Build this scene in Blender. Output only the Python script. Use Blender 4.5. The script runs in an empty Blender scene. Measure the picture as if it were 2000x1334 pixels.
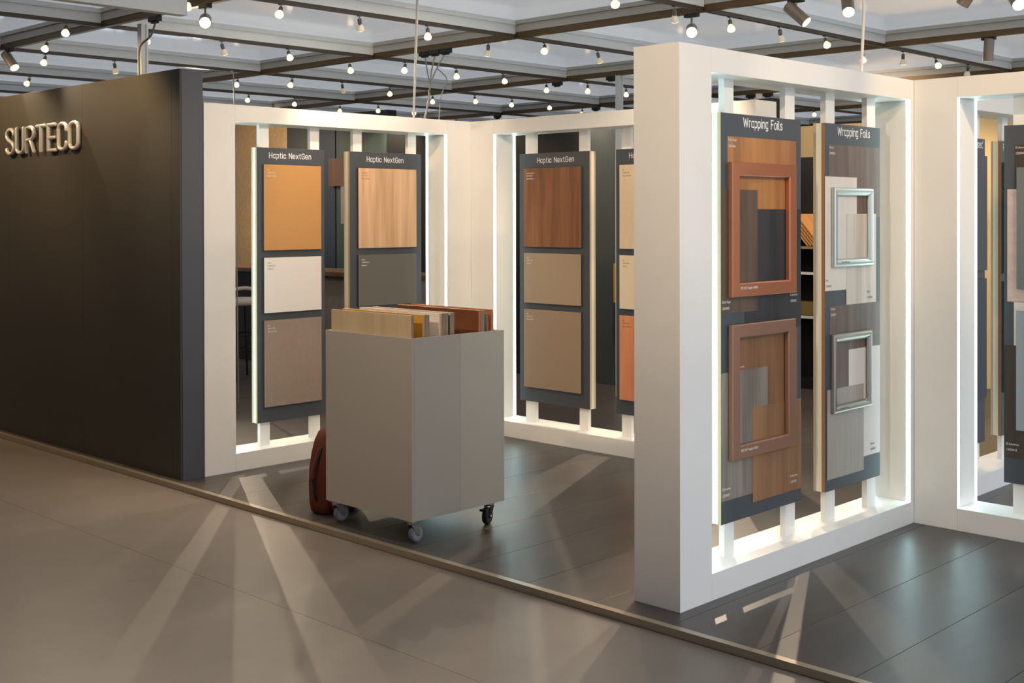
import bpy, bmesh, math, random
from mathutils import Vector, Matrix
random.seed(7)
PI = math.pi
sc = bpy.context.scene
COL = sc.collection

# ------------------------------------------------------------------ camera
F_PX, CY = 2396.2, 435.4
yaw, pitch, roll, HC = math.radians(44.364), math.radians(-0.36708), math.radians(-0.12404), 1.67475
fw = Vector((math.cos(yaw)*math.cos(pitch), math.sin(yaw)*math.cos(pitch), math.sin(pitch)))
rt = Vector((math.sin(yaw), -math.cos(yaw), 0.0))
up = rt.cross(fw)
r2 = rt*math.cos(roll) + up*math.sin(roll)
u2 = -rt*math.sin(roll) + up*math.cos(roll)
cd = bpy.data.cameras.new('camera')
cam = bpy.data.objects.new('camera', cd)
COL.objects.link(cam)
cam.matrix_world = Matrix(((r2.x, u2.x, -fw.x, 0), (r2.y, u2.y, -fw.y, 0), (r2.z, u2.z, -fw.z, HC), (0, 0, 0, 1)))
cd.sensor_width = 36.0
cd.lens = 36.0*F_PX/2000.0
cd.shift_y = -(667.0-CY)/2000.0
cd.clip_start = 0.05
cd.clip_end = 200
sc.camera = cam

# ------------------------------------------------------------------ world, exposure
W = bpy.data.worlds.new('hall_daylight')
sc.world = W
W.use_nodes = True
bg = W.node_tree.nodes['Background']
bg.inputs[0].default_value = (0.84, 0.90, 1.0, 1)
bg.inputs[1].default_value = 1.5
sc.view_settings.view_transform = 'Standard'
sc.view_settings.look = 'None'
sc.view_settings.gamma = 1.0
sc.view_settings.use_curve_mapping = False
sc.view_settings.exposure = 0.27
sc.cycles.use_denoising = True
sc.cycles.max_bounces = 8
sc.cycles.diffuse_bounces = 5
sc.cycles.sample_clamp_indirect = 6.0
LAMP_W = 34.0        # watts of one reflector lamp
LED_E = 10.5          # emission of the LED strips
WARM = (1.0, 0.79, 0.57)

# ------------------------------------------------------------------ materials
def lin(c):
    return tuple((x/12.92 if x <= 0.04045 else ((x+0.055)/1.055)**2.4) for x in (v/255.0 for v in c))
MATS = {}
def mat(name, col, rough=0.5, metal=0.0, spec=0.5, emit=None, es=0.0, coat=0.0, noise=0.0, nscale=8.0, stretch=(1, 1, 1), col2=None, bump=0.0, trans=0.0):
    if name in MATS: return MATS[name]
    m = bpy.data.materials.new(name); m.use_nodes = True
    nt = m.node_tree; b = nt.nodes['Principled BSDF']
    c = lin(col) + (1,)
    b.inputs['Base Color'].default_value = c
    b.inputs['Roughness'].default_value = rough
    b.inputs['Metallic'].default_value = metal
    b.inputs['Specular IOR Level'].default_value = spec
    b.inputs['Coat Weight'].default_value = coat
    b.inputs['Transmission Weight'].default_value = trans
    if emit:
        b.inputs['Emission Color'].default_value = tuple(emit) + (1,)
        b.inputs['Emission Strength'].default_value = es
    if noise > 0 or bump > 0:
        tc = nt.nodes.new('ShaderNodeTexCoord')
        mp = nt.nodes.new('ShaderNodeMapping'); mp.inputs['Scale'].default_value = stretch
        nt.links.new(tc.outputs['Object'], mp.inputs['Vector'])
        nz = nt.nodes.new('ShaderNodeTexNoise'); nz.inputs['Scale'].default_value = nscale; nz.inputs['Detail'].default_value = 6; nz.inputs['Roughness'].default_value = 0.6
        nt.links.new(mp.outputs['Vector'], nz.inputs['Vector'])
        if noise > 0:
            rp = nt.nodes.new('ShaderNodeValToRGB')
            lo = lin(col2) if col2 else tuple(x*(1-noise) for x in c[:3])
            hi = tuple(min(1, x*(1+noise*0.6)) for x in c[:3]) if not col2 else c[:3]
            rp.color_ramp.elements[0].position = 0.33; rp.color_ramp.elements[1].position = 0.67
            rp.color_ramp.elements[0].color = lo + (1,); rp.color_ramp.elements[1].color = hi + (1,)
            nt.links.new(nz.outputs['Fac'], rp.inputs['Fac'])
            nt.links.new(rp.outputs['Color'], b.inputs['Base Color'])
        if bump > 0:
            bp_ = nt.nodes.new('ShaderNodeBump'); bp_.inputs['Strength'].default_value = bump; bp_.inputs['Distance'].default_value = 0.004
            nt.links.new(nz.outputs['Fac'], bp_.inputs['Height'])
            nt.links.new(bp_.outputs['Normal'], b.inputs['Normal'])
    MATS[name] = m
    return m

def wood(name, c1, c2, rough=0.45, scale=1.0, off=0.0):
    """vertical grain along the local z axis: broad figure plus fine pores"""
    if name in MATS: return MATS[name]
    m = bpy.data.materials.new(name); m.use_nodes = True
    nt = m.node_tree; b = nt.nodes['Principled BSDF']; L = nt.links.new
    b.inputs['Roughness'].default_value = rough
    b.inputs['Specular IOR Level'].default_value = 0.35
    tc = nt.nodes.new('ShaderNodeTexCoord')
    mp = nt.nodes.new('ShaderNodeMapping'); mp.inputs['Scale'].default_value = (14*scale, 14*scale, 0.9*scale); mp.inputs['Location'].default_value = (off, off*1.7, off*0.3)
    L(tc.outputs['Object'], mp.inputs['Vector'])
    n1 = nt.nodes.new('ShaderNodeTexNoise'); n1.inputs['Scale'].default_value = 1.0; n1.inputs['Detail'].default_value = 4; n1.inputs['Distortion'].default_value = 0.35
    L(mp.outputs['Vector'], n1.inputs['Vector'])
    mp2 = nt.nodes.new('ShaderNodeMapping'); mp2.inputs['Scale'].default_value = (120*scale, 120*scale, 3.5*scale)
    L(tc.outputs['Object'], mp2.inputs['Vector'])
    n2 = nt.nodes.new('ShaderNodeTexNoise'); n2.inputs['Scale'].default_value = 1.0; n2.inputs['Detail'].default_value = 3
    L(mp2.outputs['Vector'], n2.inputs['Vector'])
    mx = nt.nodes.new('ShaderNodeMath'); mx.operation = 'MULTIPLY_ADD'; mx.inputs[1].default_value = 0.35
    L(n2.outputs['Fac'], mx.inputs[0]); L(n1.outputs['Fac'], mx.inputs[2])
    rp = nt.nodes.new('ShaderNodeValToRGB')
    rp.color_ramp.elements[0].position = 0.45; rp.color_ramp.elements[1].position = 0.88
    rp.color_ramp.elements[0].color = lin(c2) + (1,); rp.color_ramp.elements[1].color = lin(c1) + (1,)
    L(mx.outputs[0], rp.inputs['Fac']); L(rp.outputs['Color'], b.inputs['Base Color'])
    MATS[name] = m
    return m

WHITE = mat('white_lacquer', (236, 232, 226), 0.45, noise=0.02, nscale=3)
ANTH = mat('anthracite_board', (68, 70, 75), 0.5, noise=0.05, nscale=40)
DARKWALL = mat('anthracite_wall', (62, 59, 55), 0.55, noise=0.05, nscale=60)
MDF = mat('board_edge', (196, 174, 140), 0.6, noise=0.08, nscale=90)
MDFB = mat('board_edge_brown', (158, 116, 72), 0.6, noise=0.1, nscale=90)
LED = mat('led_strip', (255, 255, 255), 0.5, emit=(0.58, 0.92, 1.0), es=LED_E)
PRINTW = mat('white_print', (235, 232, 230), 0.5)
PRINTD = mat('grey_print', (140, 130, 118), 0.5)
PRINTB = mat('brown_print', (140, 105, 75), 0.5)
PRINTS = mat('pale_print', (214, 204, 196), 0.5)
ALU = mat('grey_aluminium', (222, 225, 226), 0.45)  # lightened colour stands for daylight on the cross beams
ALUD = mat('grey_aluminium_shaded', (186, 183, 176), 0.45)  # darker, warmer copy: shade on the long beams put into the colour
TRACK = mat('bronze_track', (104, 84, 58), 0.4, metal=0.5)
TRACKD = mat('dark_track', (78, 70, 62), 0.45, metal=0.3)
BLACK = mat('black_plastic', (22, 22, 24), 0.45)
BLACKM = mat('black_metal', (28, 28, 30), 0.4, metal=0.3)
CABLE = mat('grey_cable', (140, 138, 132), 0.5)
CABLEW = mat('white_cable', (226, 222, 214), 0.5)
SOCK = mat('lamp_socket', (104, 102, 100), 0.4, metal=0.3)
BULB = mat('bulb_glass', (235, 228, 214), 0.15, emit=(1.0, 0.72, 0.36), es=1.15)
BULBD = mat('bulb_glass_silvered', (214, 210, 204), 0.15, emit=(1.0, 0.74, 0.40), es=0.15)
BULBF = mat('bulb_face', (255, 245, 230), 0.2, emit=(1.0, 0.78, 0.42), es=1.9)
LENS = mat('spot_lens', (255, 245, 230), 0.2, emit=(1.0, 0.82, 0.56), es=14.0)
SPOTB = mat('spotlight_body', (132, 122, 112), 0.4, metal=0.4)
CHROME = mat('chrome', (200, 202, 205), 0.15, metal=1.0)

# ------------------------------------------------------------------ mesh helpers
def link(name, me, m=None, parent=None, loc=(0, 0, 0), rot=(0, 0, 0)):
    o = bpy.data.objects.new(name, me)
    COL.objects.link(o)
    o.location = loc; o.rotation_euler = rot
    if parent: o.parent = parent
    if m is not None and me is not None and hasattr(me, 'materials') and len(me.materials) == 0: me.materials.append(m)
    return o
def bm_done(name, bm, m=None, parent=None, loc=(0, 0, 0), rot=(0, 0, 0), smooth=False):
    me = bpy.data.meshes.new(name)
    bmesh.ops.recalc_face_normals(bm, faces=bm.faces)
    bm.to_mesh(me); bm.free()
    if smooth:
        for p in me.polygons: p.use_smooth = True
    return link(name, me, m, parent, loc, rot)
def bx(bm, a, b, bev=0.0):
    x0, y0, z0 = (min(p, q) for p, q in zip(a, b)); x1, y1, z1 = (max(p, q) for p, q in zip(a, b))
    vs = [bm.verts.new(p) for p in ((x0, y0, z0), (x1, y0, z0), (x1, y1, z0), (x0, y1, z0), (x0, y0, z1), (x1, y0, z1), (x1, y1, z1), (x0, y1, z1))]
    fs = [bm.faces.new([vs[i] for i in f]) for f in ((0, 3, 2, 1), (4, 5, 6, 7), (0, 1, 5, 4), (1, 2, 6, 5), (2, 3, 7, 6), (3, 0, 4, 7))]
    if bev > 0:
        es = set(e for f in fs for e in f.edges)
        bmesh.ops.bevel(bm, geom=list(es), offset=bev, segments=2, affect='EDGES', profile=0.5)
def box(name, a, b, m, parent=None, bev=0.0, base=None):
    """box with corners a, b in the parent's frame; the object's origin sits at the box's bottom centre"""
    c = Vector(((a[0]+b[0])/2, (a[1]+b[1])/2, min(a[2], b[2])))
    bm = bmesh.new()
    bx(bm, Vector(a)-c, Vector(b)-c, bev)
    return bm_done(name, bm, m, parent, c)
def tube(bm, pts, r, n=10, cap=True, dscale=1.0, dax=None):
    """round tube along pts with hemispherical ends; dax/dscale flatten it along one axis"""
    pts = [Vector(p) for p in pts]
    P = [pts[0]]
    for p in pts[1:]:
        if (p-P[-1]).length > 1e-6: P.append(p)
    closed = len(P) > 3 and (P[0]-P[-1]).length < 1e-4
    if closed: P = P[:-1]
    k = len(P); rings = []
    def frame(t):
        a = Vector((0, 0, 1)) if abs(t.z) < 0.9 else Vector((1, 0, 0))
        if dax is not None: a = Vector(dax)
        s = t.cross(a)
        if s.length < 1e-6: s = t.cross(Vector((0.3, 1, 0.2)))
        s.normalize(); return s, t.cross(s).normalized()
    def ring(c, t, rr):
        s, q = frame(t); out = []
        for i in range(n):
            an = 2*PI*i/n
            out.append(bm.verts.new(c + s*rr*math.cos(an) + q*rr*math.sin(an)*dscale))
        return out
    T = []
    for i in range(k):
        if closed: t = P[(i+1) % k]-P[i-1]
        else: t = P[min(i+1, k-1)]-P[max(i-1, 0)]
        T.append(t.normalized())
    if cap and not closed:
        for a in (80, 50, 25): rings.append(ring(P[0]-T[0]*r*math.sin(math.radians(a)), T[0], r*math.cos(math.radians(a))))
    for i in range(k): rings.append(ring(P[i], T[i], r))
    if cap and not closed:
        for a in (25, 50, 80): rings.append(ring(P[-1]+T[-1]*r*math.sin(math.radians(a)), T[-1], r*math.cos(math.radians(a))))
    for a, b in list(zip(rings[:-1], rings[1:])) + ([(rings[-1], rings[0])] if closed else []):
        for i in range(n): bm.faces.new((a[i], a[(i+1) % n], b[(i+1) % n], b[i]))
    if not closed:
        bm.faces.new(rings[0][::-1]); bm.faces.new(rings[-1])
def lathe(bm, prof, axis_from=(0, 0, 0), axis_dir=(0, 0, 1), n=20, closed=False):
    """surface of revolution; prof = [(radius, height)]"""
    z = Vector(axis_dir).normalized(); o = Vector(axis_from)
    x = z.orthogonal().normalized(); y = z.cross(x)
    rings = [[bm.verts.new(o + z*h + x*max(r, 1e-4)*math.cos(2*PI*i/n) + y*max(r, 1e-4)*math.sin(2*PI*i/n)) for i in range(n)] for r, h in prof]
    for a, b in zip(rings[:-1], rings[1:]):
        for i in range(n): bm.faces.new((a[i], a[(i+1) % n], b[(i+1) % n], b[i]))
    bm.faces.new(rings[0][::-1]); bm.faces.new(rings[-1])
def empty(name, loc, rz=0.0):
    o = bpy.data.objects.new(name, None); COL.objects.link(o)
    o.empty_display_size = 0.1
    o.location = loc; o.rotation_euler = (0, 0, rz)
    return o
def tag(o, label, cat, group=None, kind=None):
    o['label'] = label; o['category'] = cat
    if group: o['group'] = group
    if kind: o['kind'] = kind
    return o
def struct(o): o['kind'] = 'structure'; return o

# ------------------------------------------------------------------ monoline lettering (single-storey a, round ends)
def arc(cx, cy, rx, ry, a0, a1, n=12): return [(cx+rx*math.cos(math.radians(a0+(a1-a0)*i/n)), cy+ry*math.sin(math.radians(a0+(a1-a0)*i/n))) for i in range(n+1)]
def bez(p0, p1, p2, n=8): return [((1-t)**2*p0[0]+2*t*(1-t)*p1[0]+t*t*p2[0], (1-t)**2*p0[1]+2*t*(1-t)*p1[1]+t*t*p2[1]) for t in (i/n for i in range(n+1))]
X = 0.72
def oval(w, h): return arc(w/2, h-w/2, w/2, w/2, 0, 180, 10) + arc(w/2, w/2, w/2, w/2, 180, 360, 10) + [(w, h-w/2)]
GL = {
 'S': (0.4, [arc(.2, .8, .2, .2, -5, 180) + bez((0, .78), (0, .6), (.2, .5))[1:] + bez((.2, .5), (.4, .4), (.4, .22))[1:] + arc(.2, .2, .2, .2, 0, -175)[1:]]),
 'U': (0.4, [[(0, 1), (0, .2)] + arc(.2, .2, .2, .2, 180, 360)[1:] + [(.4, 1)]]),
 'R': (0.4, [[(0, 0), (0, 1), (.16, 1)] + arc(.16, .75, .24, .25, 90, -90)[1:] + [(0, .5)], [(.2, .5), (.4, 0)]]),
 'T': (0.44, [[(0, 1), (.44, 1)], [(.22, 1), (.22, 0)]]),
 'E': (0.36, [[(0, 0), (0, 1)], [(0, 1), (.36, 1)], [(0, .5), (.32, .5)], [(0, 0), (.36, 0)]]),
 'C': (0.4, [[(.4, .74)] + arc(.2, .8, .2, .2, 0, 180) + arc(.2, .2, .2, .2, 180, 360) + [(.4, .26)]]),
 'O': (0.42, [oval(.42, 1)]),
 'H': (0.42, [[(0, 0), (0, 1)], [(.42, 0), (.42, 1)], [(0, .5), (.42, .5)]]),
 'N': (0.44, [[(0, 0), (0, 1)], [(0, 1), (.44, 0)], [(.44, 0), (.44, 1)]]),
 'G': (0.42, [[(.42, .76)] + arc(.21, .79, .21, .21, 0, 180) + arc(.21, .21, .21, .21, 180, 360) + [(.42, .48), (.22, .48)]]),
 'W': (0.72, [[(0, 1), (.17, 0)], [(.17, 0), (.36, .9)], [(.36, .9), (.55, 0)], [(.55, 0), (.72, 1)]]),
 'F': (0.36, [[(0, 0), (0, 1)], [(0, 1), (.36, 1)], [(0, .52), (.32, .52)]]),
 'P': (0.4, [[(0, 0), (0, 1), (.16, 1)] + arc(.16, .74, .24, .26, 90, -90)[1:] + [(0, .48)]]),
 'a': (0.34, [oval(.34, X), [(.34, X), (.34, 0)]]), 'd': (0.34, [oval(.34, X), [(.34, 1), (.34, 0)]]),
 'p': (0.34, [oval(.34, X), [(0, X), (0, -.28)]]),
 'g': (0.34, [oval(.34, X), [(.34, X), (.34, -.12)] + arc(.17, -.12, .17, .16, 0, -150)[1:]]),
 't': (0.22, [[(.08, .95), (.08, .14)] + arc(.22, .14, .14, .14, 180, 270, 6)[1:], [(0, X), (.22, X)]]),
 'i': (0.0, [[(0, 0), (0, X)], [(0, .96), (0, .97)]]), 'l': (0.1, [[(0, 1), (0, .12)] + arc(.12, .12, .12, .12, 180, 265, 5)[1:]]),
 'c': (0.34, [[(.34, .5)] + arc(.17, .55, .17, .17, 0, 180) + arc(.17, .17, .17, .17, 180, 360) + [(.34, .22)]]),
 'e': (0.34, [[(0, .36), (.34, .36), (.34, .55)] + arc(.17, .55, .17, .17, 0, 180) + arc(.17, .17, .17, .17, 180, 345)]),
 'x': (0.34, [[(0, 0), (.34, X)], [(0, X), (.34, 0)]]), 'o': (0.34, [oval(.34, X)]),
 'n': (0.34, [[(0, 0), (0, X)], [(0, .5)] + arc(.17, .55, .17, .17, 180, 0) + [(.34, 0)]]),
 'r': (0.2, [[(0, 0), (0, X)], [(0, .5)] + arc(.17, .55, .17, .17, 180, 75, 7)]),
 's': (0.3, [arc(.15, .57, .15, .15, 0, 180, 8) + bez((0, .55), (0, .42), (.15, .36), 4)[1:] + bez((.15, .36), (.3, .3), (.3, .16), 4)[1:] + arc(.15, .15, .15, .15, 0, -175, 8)[1:]]),
 ' ': (0.16, []),
}
def text_width(s, gap=0.2): return sum(GL[c][0]+gap for c in s)-gap
def glyph(bm, ch, x, z, h, sx, r, d, dscale, n=8):
    for poly in GL[ch][1]: tube(bm, [(x+px*sx, d, z+py*h) for px, py in poly], r, n, True, dscale, (0, 1, 0))
def lettering(parent, s, u0, u1, z, h, r, d, m=PRINTW):
    """one flat printed word line in the board's frame (u right, d deep, z up)"""
    sx = (u1-u0)/text_width(s); x = u0
    for word in s.split(' '):
        bm = bmesh.new(); xw = x
        for ch in word:
            glyph(bm, ch, x-xw, 0, h, sx, r, 0, 0.12, 6); x += (GL[ch][0]+0.2)*sx
        bm_done('lettering', bm, m, parent, (xw, d, z))
        x += (GL[' '][0]+0.2)*sx
CAPS = {}
def caption(parent, lines, x, z, d, size=0.012, m=PRINTS, lead=1.55):
    """small printed text, top left corner at x, z in the parent's frame"""
    for i, ln in enumerate(lines):
        c = bpy.data.curves.new('caption', 'FONT'); c.body = ln; c.size = size; c.resolution_u = 2; c.extrude = 0.0002
        c.offset = 0.00012
        key = (ln, round(size, 4), m.name)
        if key not in CAPS:
            t = bpy.data.objects.new('caption', c); COL.objects.link(t)
            bpy.context.view_layer.update()
            me = bpy.data.meshes.new_from_object(t.evaluated_get(bpy.context.evaluated_depsgraph_get()))
            bpy.data.objects.remove(t); me.materials.clear(); me.materials.append(m)
            CAPS[key] = me
        o = link('caption', CAPS[key], None, parent, (x, d, z-size*(0.8+lead*i)), (PI/2, 0, 0)); o.scale = (0.82, 1, 1)

# ------------------------------------------------------------------ floors
AISLE = mat('aisle_vinyl', (118, 109, 101), 0.42, spec=0.4, noise=0.07, nscale=5, bump=0.05)
VINYL = mat('booth_vinyl', (70, 64, 60), 0.38, spec=0.5, noise=0.2, nscale=3.0, stretch=(0.6, 3, 1), bump=0.25)
SUB = mat('sub_floor', (52, 48, 45), 0.8)
floor = struct(box('floor', (-9, -9, -0.12), (4.0, 18.4, -0.036), SUB))
xs = [-8.9, -6.89, -4.89, -2.89, -0.89, 1.11, 3.11, 3.984]
for i in range(len(xs)-1):
    box('floor_sheet', (xs[i]+0.001, -8.9, -0.036), (xs[i+1]-0.001, 18.4, -0.03), AISLE, None).parent = floor
for c in floor.children: c.location -= floor.location
platform = struct(box('floor_booth', (4.0, -9, -0.12), (17.4, 18.4, -0.006), SUB))
pl = {}
y = 2.21-0.41*16; row = 0
while y < 15.5:
    cuts = [4.0, 9.2+1.3*(row % 3), 14.2]
    for a, b in zip(cuts[:-1], cuts[1:]):
        key = round(b-a, 3)
        if key not in pl:
            bm = bmesh.new(); bx(bm, (-(b-a)/2+0.0008, -0.2038, -0.006), ((b-a)/2-0.0008, 0.2038, 0.0), 0.0006)
            me = bpy.data.meshes.new('plank'); bm.to_mesh(me); bm.free(); me.materials.append(VINYL); pl[key] = me
        o = bpy.data.objects.new('plank', pl[key]); COL.objects.link(o); o.parent = platform
        o.location = Vector(((a+b)/2, y+0.205, 0.0))-platform.location
    y += 0.41; row += 1
box('floor_rest', (14.2, -9, -0.006), (17.4, 18.4, 0), VINYL).parent = platform
platform.children[-1].location -= platform.location
TRIMM = mat('trim_aluminium', (172, 160, 140), 0.3, metal=0.5)
bm = bmesh.new()
bx(bm, (3.986, -9, -0.03), (3.9995, 18.3, 0.001), 0.0008); bx(bm, (3.986, -9, 0.0005), (4.022, 18.3, 0.0035), 0.0008)
struct(bm_done('trim_1', bm, TRIMM))

# ------------------------------------------------------------------ ceiling: glossy panels, aluminium grid, tracks
GX = [1.67, 4.041, 6.409, 8.778, 11.159, 13.53, 15.9, 17.4]
GY = [1.31, 2.94, 4.566, 6.223, 7.846, 9.458, 11.081, 12.71, 14.34, 15.97, 17.6, 18.4]
CEILM = mat('gloss_ceiling', (214, 210, 204), 0.11, spec=0.5, bump=0.012, nscale=1.3)
def translucent(m, w, col):
    nt = m.node_tree; b = nt.nodes['Principled BSDF']; out = nt.nodes['Material Output']
    t = nt.nodes.new('ShaderNodeBsdfTranslucent'); t.inputs[0].default_value = col + (1,)
    mx = nt.nodes.new('ShaderNodeMixShader'); mx.inputs[0].default_value = w
    nt.links.new(b.outputs[0], mx.inputs[1]); nt.links.new(t.outputs[0], mx.inputs[2]); nt.links.new(mx.outputs[0], out.inputs[0])
translucent(CEILM, 0.19, (0.9, 0.92, 0.92))
ceiling = struct(empty('ceiling', (GX[0], GY[0], 2.95)))
def cchild(o): o.location -= ceiling.location; o.parent = ceiling; return o
for i in range(len(GX)-1):
    for j in range(len(GY)-1):
        bm = bmesh.new(); hx, hy = (GX[i+1]-GX[i])/2-0.012, (GY[j+1]-GY[j])/2-0.012
        bm.faces.new([bm.verts.new(p) for p in ((-hx, -hy, 0), (-hx, hy, 0), (hx, hy, 0), (hx, -hy, 0))])
        cchild(bm_done('ceiling_panel', bm, CEILM, None, ((GX[i]+GX[i+1])/2, (GY[j]+GY[j+1])/2, 3.083)))
for g in GX[:-1]:
    bm = bmesh.new()
    bx(bm, (g-0.025, GY[0], 3.0), (g+0.025, GY[-1], 3.05)); bx(bm, (g-0.022, GY[0], 3.05), (g+0.022, GY[-1], 3.055)); bx(bm, (g-0.04, GY[0], 3.055), (g+0.04, GY[-1], 3.082))
    cchild(bm_done('beam', bm, ALUD))
    cchild(box('track', (g-0.018, GY[0], 2.957), (g+0.018, GY[-1], 3.0), TRACK))
for j, g in enumerate(GY[:-1]):
    for i in range(len(GX)-1):
        bm = bmesh.new(); a, b = GX[i]+0.027, GX[i+1]-0.027
        bx(bm, (a, g-0.022, 2.985), (b, g+0.022, 3.045)); bx(bm, (a, g-0.02, 3.045), (b, g+0.02, 3.05)); bx(bm, (a, g-0.034, 3.05), (b, g+0.034, 3.082))
        cchild(bm_done('cross_beam', bm, ALU))
        cchild(box('track', (a, g-0.014, 2.96), (b, g+0.014, 2.985), TRACKD))

# ------------------------------------------------------------------ far walls of the hall
HALLW = mat('hall_wall', (196, 186, 170), 0.7)
wl = struct(box('wall_right', (17.4, -3, 0), (17.6, 18.6, 3.1), mat('hall_wall_cream', (214, 196, 150), 0.7)))
GLASS = mat('window_glass', (235, 245, 250), 0.02, trans=1.0)
FRM = mat('window_frame_grey', (120, 122, 124), 0.5)
bm = bmesh.new()
bx(bm, (4.3, 18.4, 0), (17.6, 18.6, 0.35)); bx(bm, (4.3, 18.4, 2.75), (17.6, 18.6, 3.1))
wins = []; x = 4.6
while x < 17:
    wins.append((x, x+1.55)); x += 1.9
bx(bm, (4.3, 18.4, 0.35), (wins[0][0], 18.6, 2.75))
for (a, b), nx in zip(wins, wins[1:] + [(17.6, 0)]): bx(bm, (b, 18.4, 0.35), (min(nx[0], 17.6), 18.6, 2.75))
struct(bm_done('wall_back', bm, HALLW))
for k, (a, b) in enumerate(wins):
    w = struct(box('window_%d' % (k+1), (a, 18.48, 0.35), (b, 18.485, 2.75), GLASS))
    bm = bmesh.new(); c = w.location
    for q in (a+0.03, (a+b)/2, b-0.03): bx(bm, Vector((q-0.03, 18.46, 0.35))-c, Vector((q+0.03, 18.52, 2.75))-c)
    for z in (0.38, 1.7, 2.72): bx(bm, Vector((a, 18.465, z-0.03))-c, Vector((b, 18.515, z+0.03))-c)
    bm_done('window_frame', bm, FRM, w)

struct(box('wall_light_block', (-5.2, -9, 0), (-5.0, 18.4, 4.2), mat('light_block_brown', (120, 104, 88), 0.7)))  # unseen wall added to keep daylight out on the aisle side
struct(box('ceiling_light_block', (-5.2, -9, 4.2), (1.6, 18.4, 4.3), mat('light_block_grey', (150, 146, 140), 0.8)))  # unseen roof added to cut daylight over the aisle only
struct(box('wall_back_4', (-5.2, 18.4, 0), (4.3, 18.6, 4.2), HALLW))
# ------------------------------------------------------------------ anthracite wall on the left with raised letters
dark = struct(box('wall_left', (4.081, 6.912, 0), (4.222, 18.4, 2.60), DARKWALL))
ys = [6.908, 7.009] + [7.009+1.205*k for k in range(1, 10)] + [18.4]
def wchild(o, root): o.location -= root.location; o.parent = root; return o
for a, b in zip(ys[:-1], ys[1:]):
    wchild(box('wall_panel', (4.069, a+0.0008, 0.0), (4.081, b-0.0008, 2.604), DARKWALL, bev=0.0006), dark)
wchild(box('end_panel', (4.081, 6.906, 0.0), (4.234, 6.912, 2.604), mat('anthracite_daylit_end', (74, 76, 84), 0.5), None), dark)  # same anthracite as the wall, with cool daylight put into its colour
STEEL = mat('sign_metal', (190, 190, 192), 0.25, metal=0.25)
def wall_sign(loc, width, h, r, m, label, rz=-PI/2, name='wall_sign'):
    root = tag(empty(name, loc, rz), label, 'sign')
    s = 'SURTECO'; sx = (width-2*r)/text_width(s, 0.17); x = r
    for ch in s:
        bm = bmesh.new(); glyph(bm, ch, 0, 0, h-2*r, sx, r, 0, 1.15, 12)
        bm_done('letter', bm, m, root, (x, 0, r), smooth=True)
        x += (GL[ch][0]+0.17)*sx
    return root
wall_sign((4.047, 9.417, 2.139), 1.203, 0.214, 0.0142, STEEL, 'brushed metal word SURTECO in rounded raised letters on the dark wall')

# ------------------------------------------------------------------ white display stands with LED edges
D = 0.245
def make_stand(label, root_loc, rz, u0, u1, o0, o1, slats, slat_w, group='white display stands', leds=(1, 1), sill=0.117, top=2.291, H=2.4):
    """u runs left to right along the front, d into the stand"""
    root = tag(empty('display_stand', root_loc, rz), label, 'display stand', None)
    g = 0.0007
    box('post', (u0, 0, 0), (o0-g, D, H), WHITE, root, 0.001)
    if u1-o1 > 0.01: box('post', (o1+g, 0, 0), (u1, D, H), WHITE, root, 0.001)
    box('top_beam', (o0, 0, top), (o1, D, H), WHITE, root, 0.001)
    box('bottom_beam', (o0, 0, 0), (o1, D, sill), WHITE, root, 0.001)
    for a, w in zip(slats, slat_w): box('slat', (a, 0.11, sill), (a+w, 0.14, top), WHITE, root)
    for k, u in enumerate((o0, o1)):
        if not leds[k]: continue
        s = 1 if k == 0 else -1
        for d0, d1 in ((0.003, 0.027), (D-0.027, D-0.003)):
            bm = bmesh.new(); bx(bm, (u-s*0.0006, d0, sill), (u+s*0.0003, d1, top), 0)
            bm_done('led_strip', bm, LED, root)
    return root
# P: near right, R: back left, S: back right, Q: right edge, T: behind Q
SP = make_stand('tall white open display stand nearest the camera, holding two wrapping foil boards', (0, 3.094, 0), 0, 4.169, 6.519, 4.400, 6.245, (4.652, 5.165, 5.545, 5.968), (.076, .086, .088, .09))
SR = make_stand('white open display stand joined to the dark wall, holding two boards behind the cart', (0, 6.898, 0), 0, 4.235, 6.838, 4.468, 6.345, (4.727, 5.148, 5.527, 6.048), (.078, .078, .08, .08))
SS = make_stand('white open display stand right of the back corner, half hidden by the tall pillar', (6.597, 0, 0), -PI/2, -6.896, -4.308, -6.650, -4.550, (-6.415, -5.877, -5.481, -5.05), (.1, .083, .083, .083))
SQ = make_stand('white open display stand cut by the right edge of the picture', (6.279, 0, 0), -PI/2, -3.092, -0.60, -2.850, -0.84, (-2.60, -2.05, -1.7, -1.3), (.09, .083, .083, .083))
ST = make_stand('white open display stand seen through the opening of the rightmost stand', (0, 3.11, 0), 0, 6.522, 8.93, 6.76, 8.69, (6.98, 7.32, 7.74, 8.12), (.083, .083, .083, .083))

# ------------------------------------------------------------------ display boards
EDGEW = mat('cream_edge_strip', (238, 232, 214), 0.5)
def board(label, root_loc, rz, u0, u1, z0=0.275, z1=2.135, d=0.091, edge=MDFB):
    root = tag(empty('display_board', root_loc, rz), label, 'display board')
    bm = bmesh.new(); bx(bm, (u0, d, z0), (u1, d+0.018, z1), 0.0006); fb = bm_done('front_board', bm, ANTH, root)
    fb.data.materials.append(edge)
    bm = bmesh.new(); bx(bm, (u0, 0.1405, z0), (u1, 0.1555, z1), 0.0006); rb = bm_done('rear_board', bm, ANTH, root)
    rb.data.materials.append(MDF)
    for a, b_ in ((u0+0.0008, u0+0.012), (u1-0.012, u1-0.0008)): box('edge_strip', (a, d+0.0183, z0+0.001), (b_, 0.1402, z1-0.001), EDGEW, root)
    for o in (fb, rb):
        for p in o.data.polygons:
            if abs(p.normal.y) < 0.5: p.material_index = 1
    return root
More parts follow.
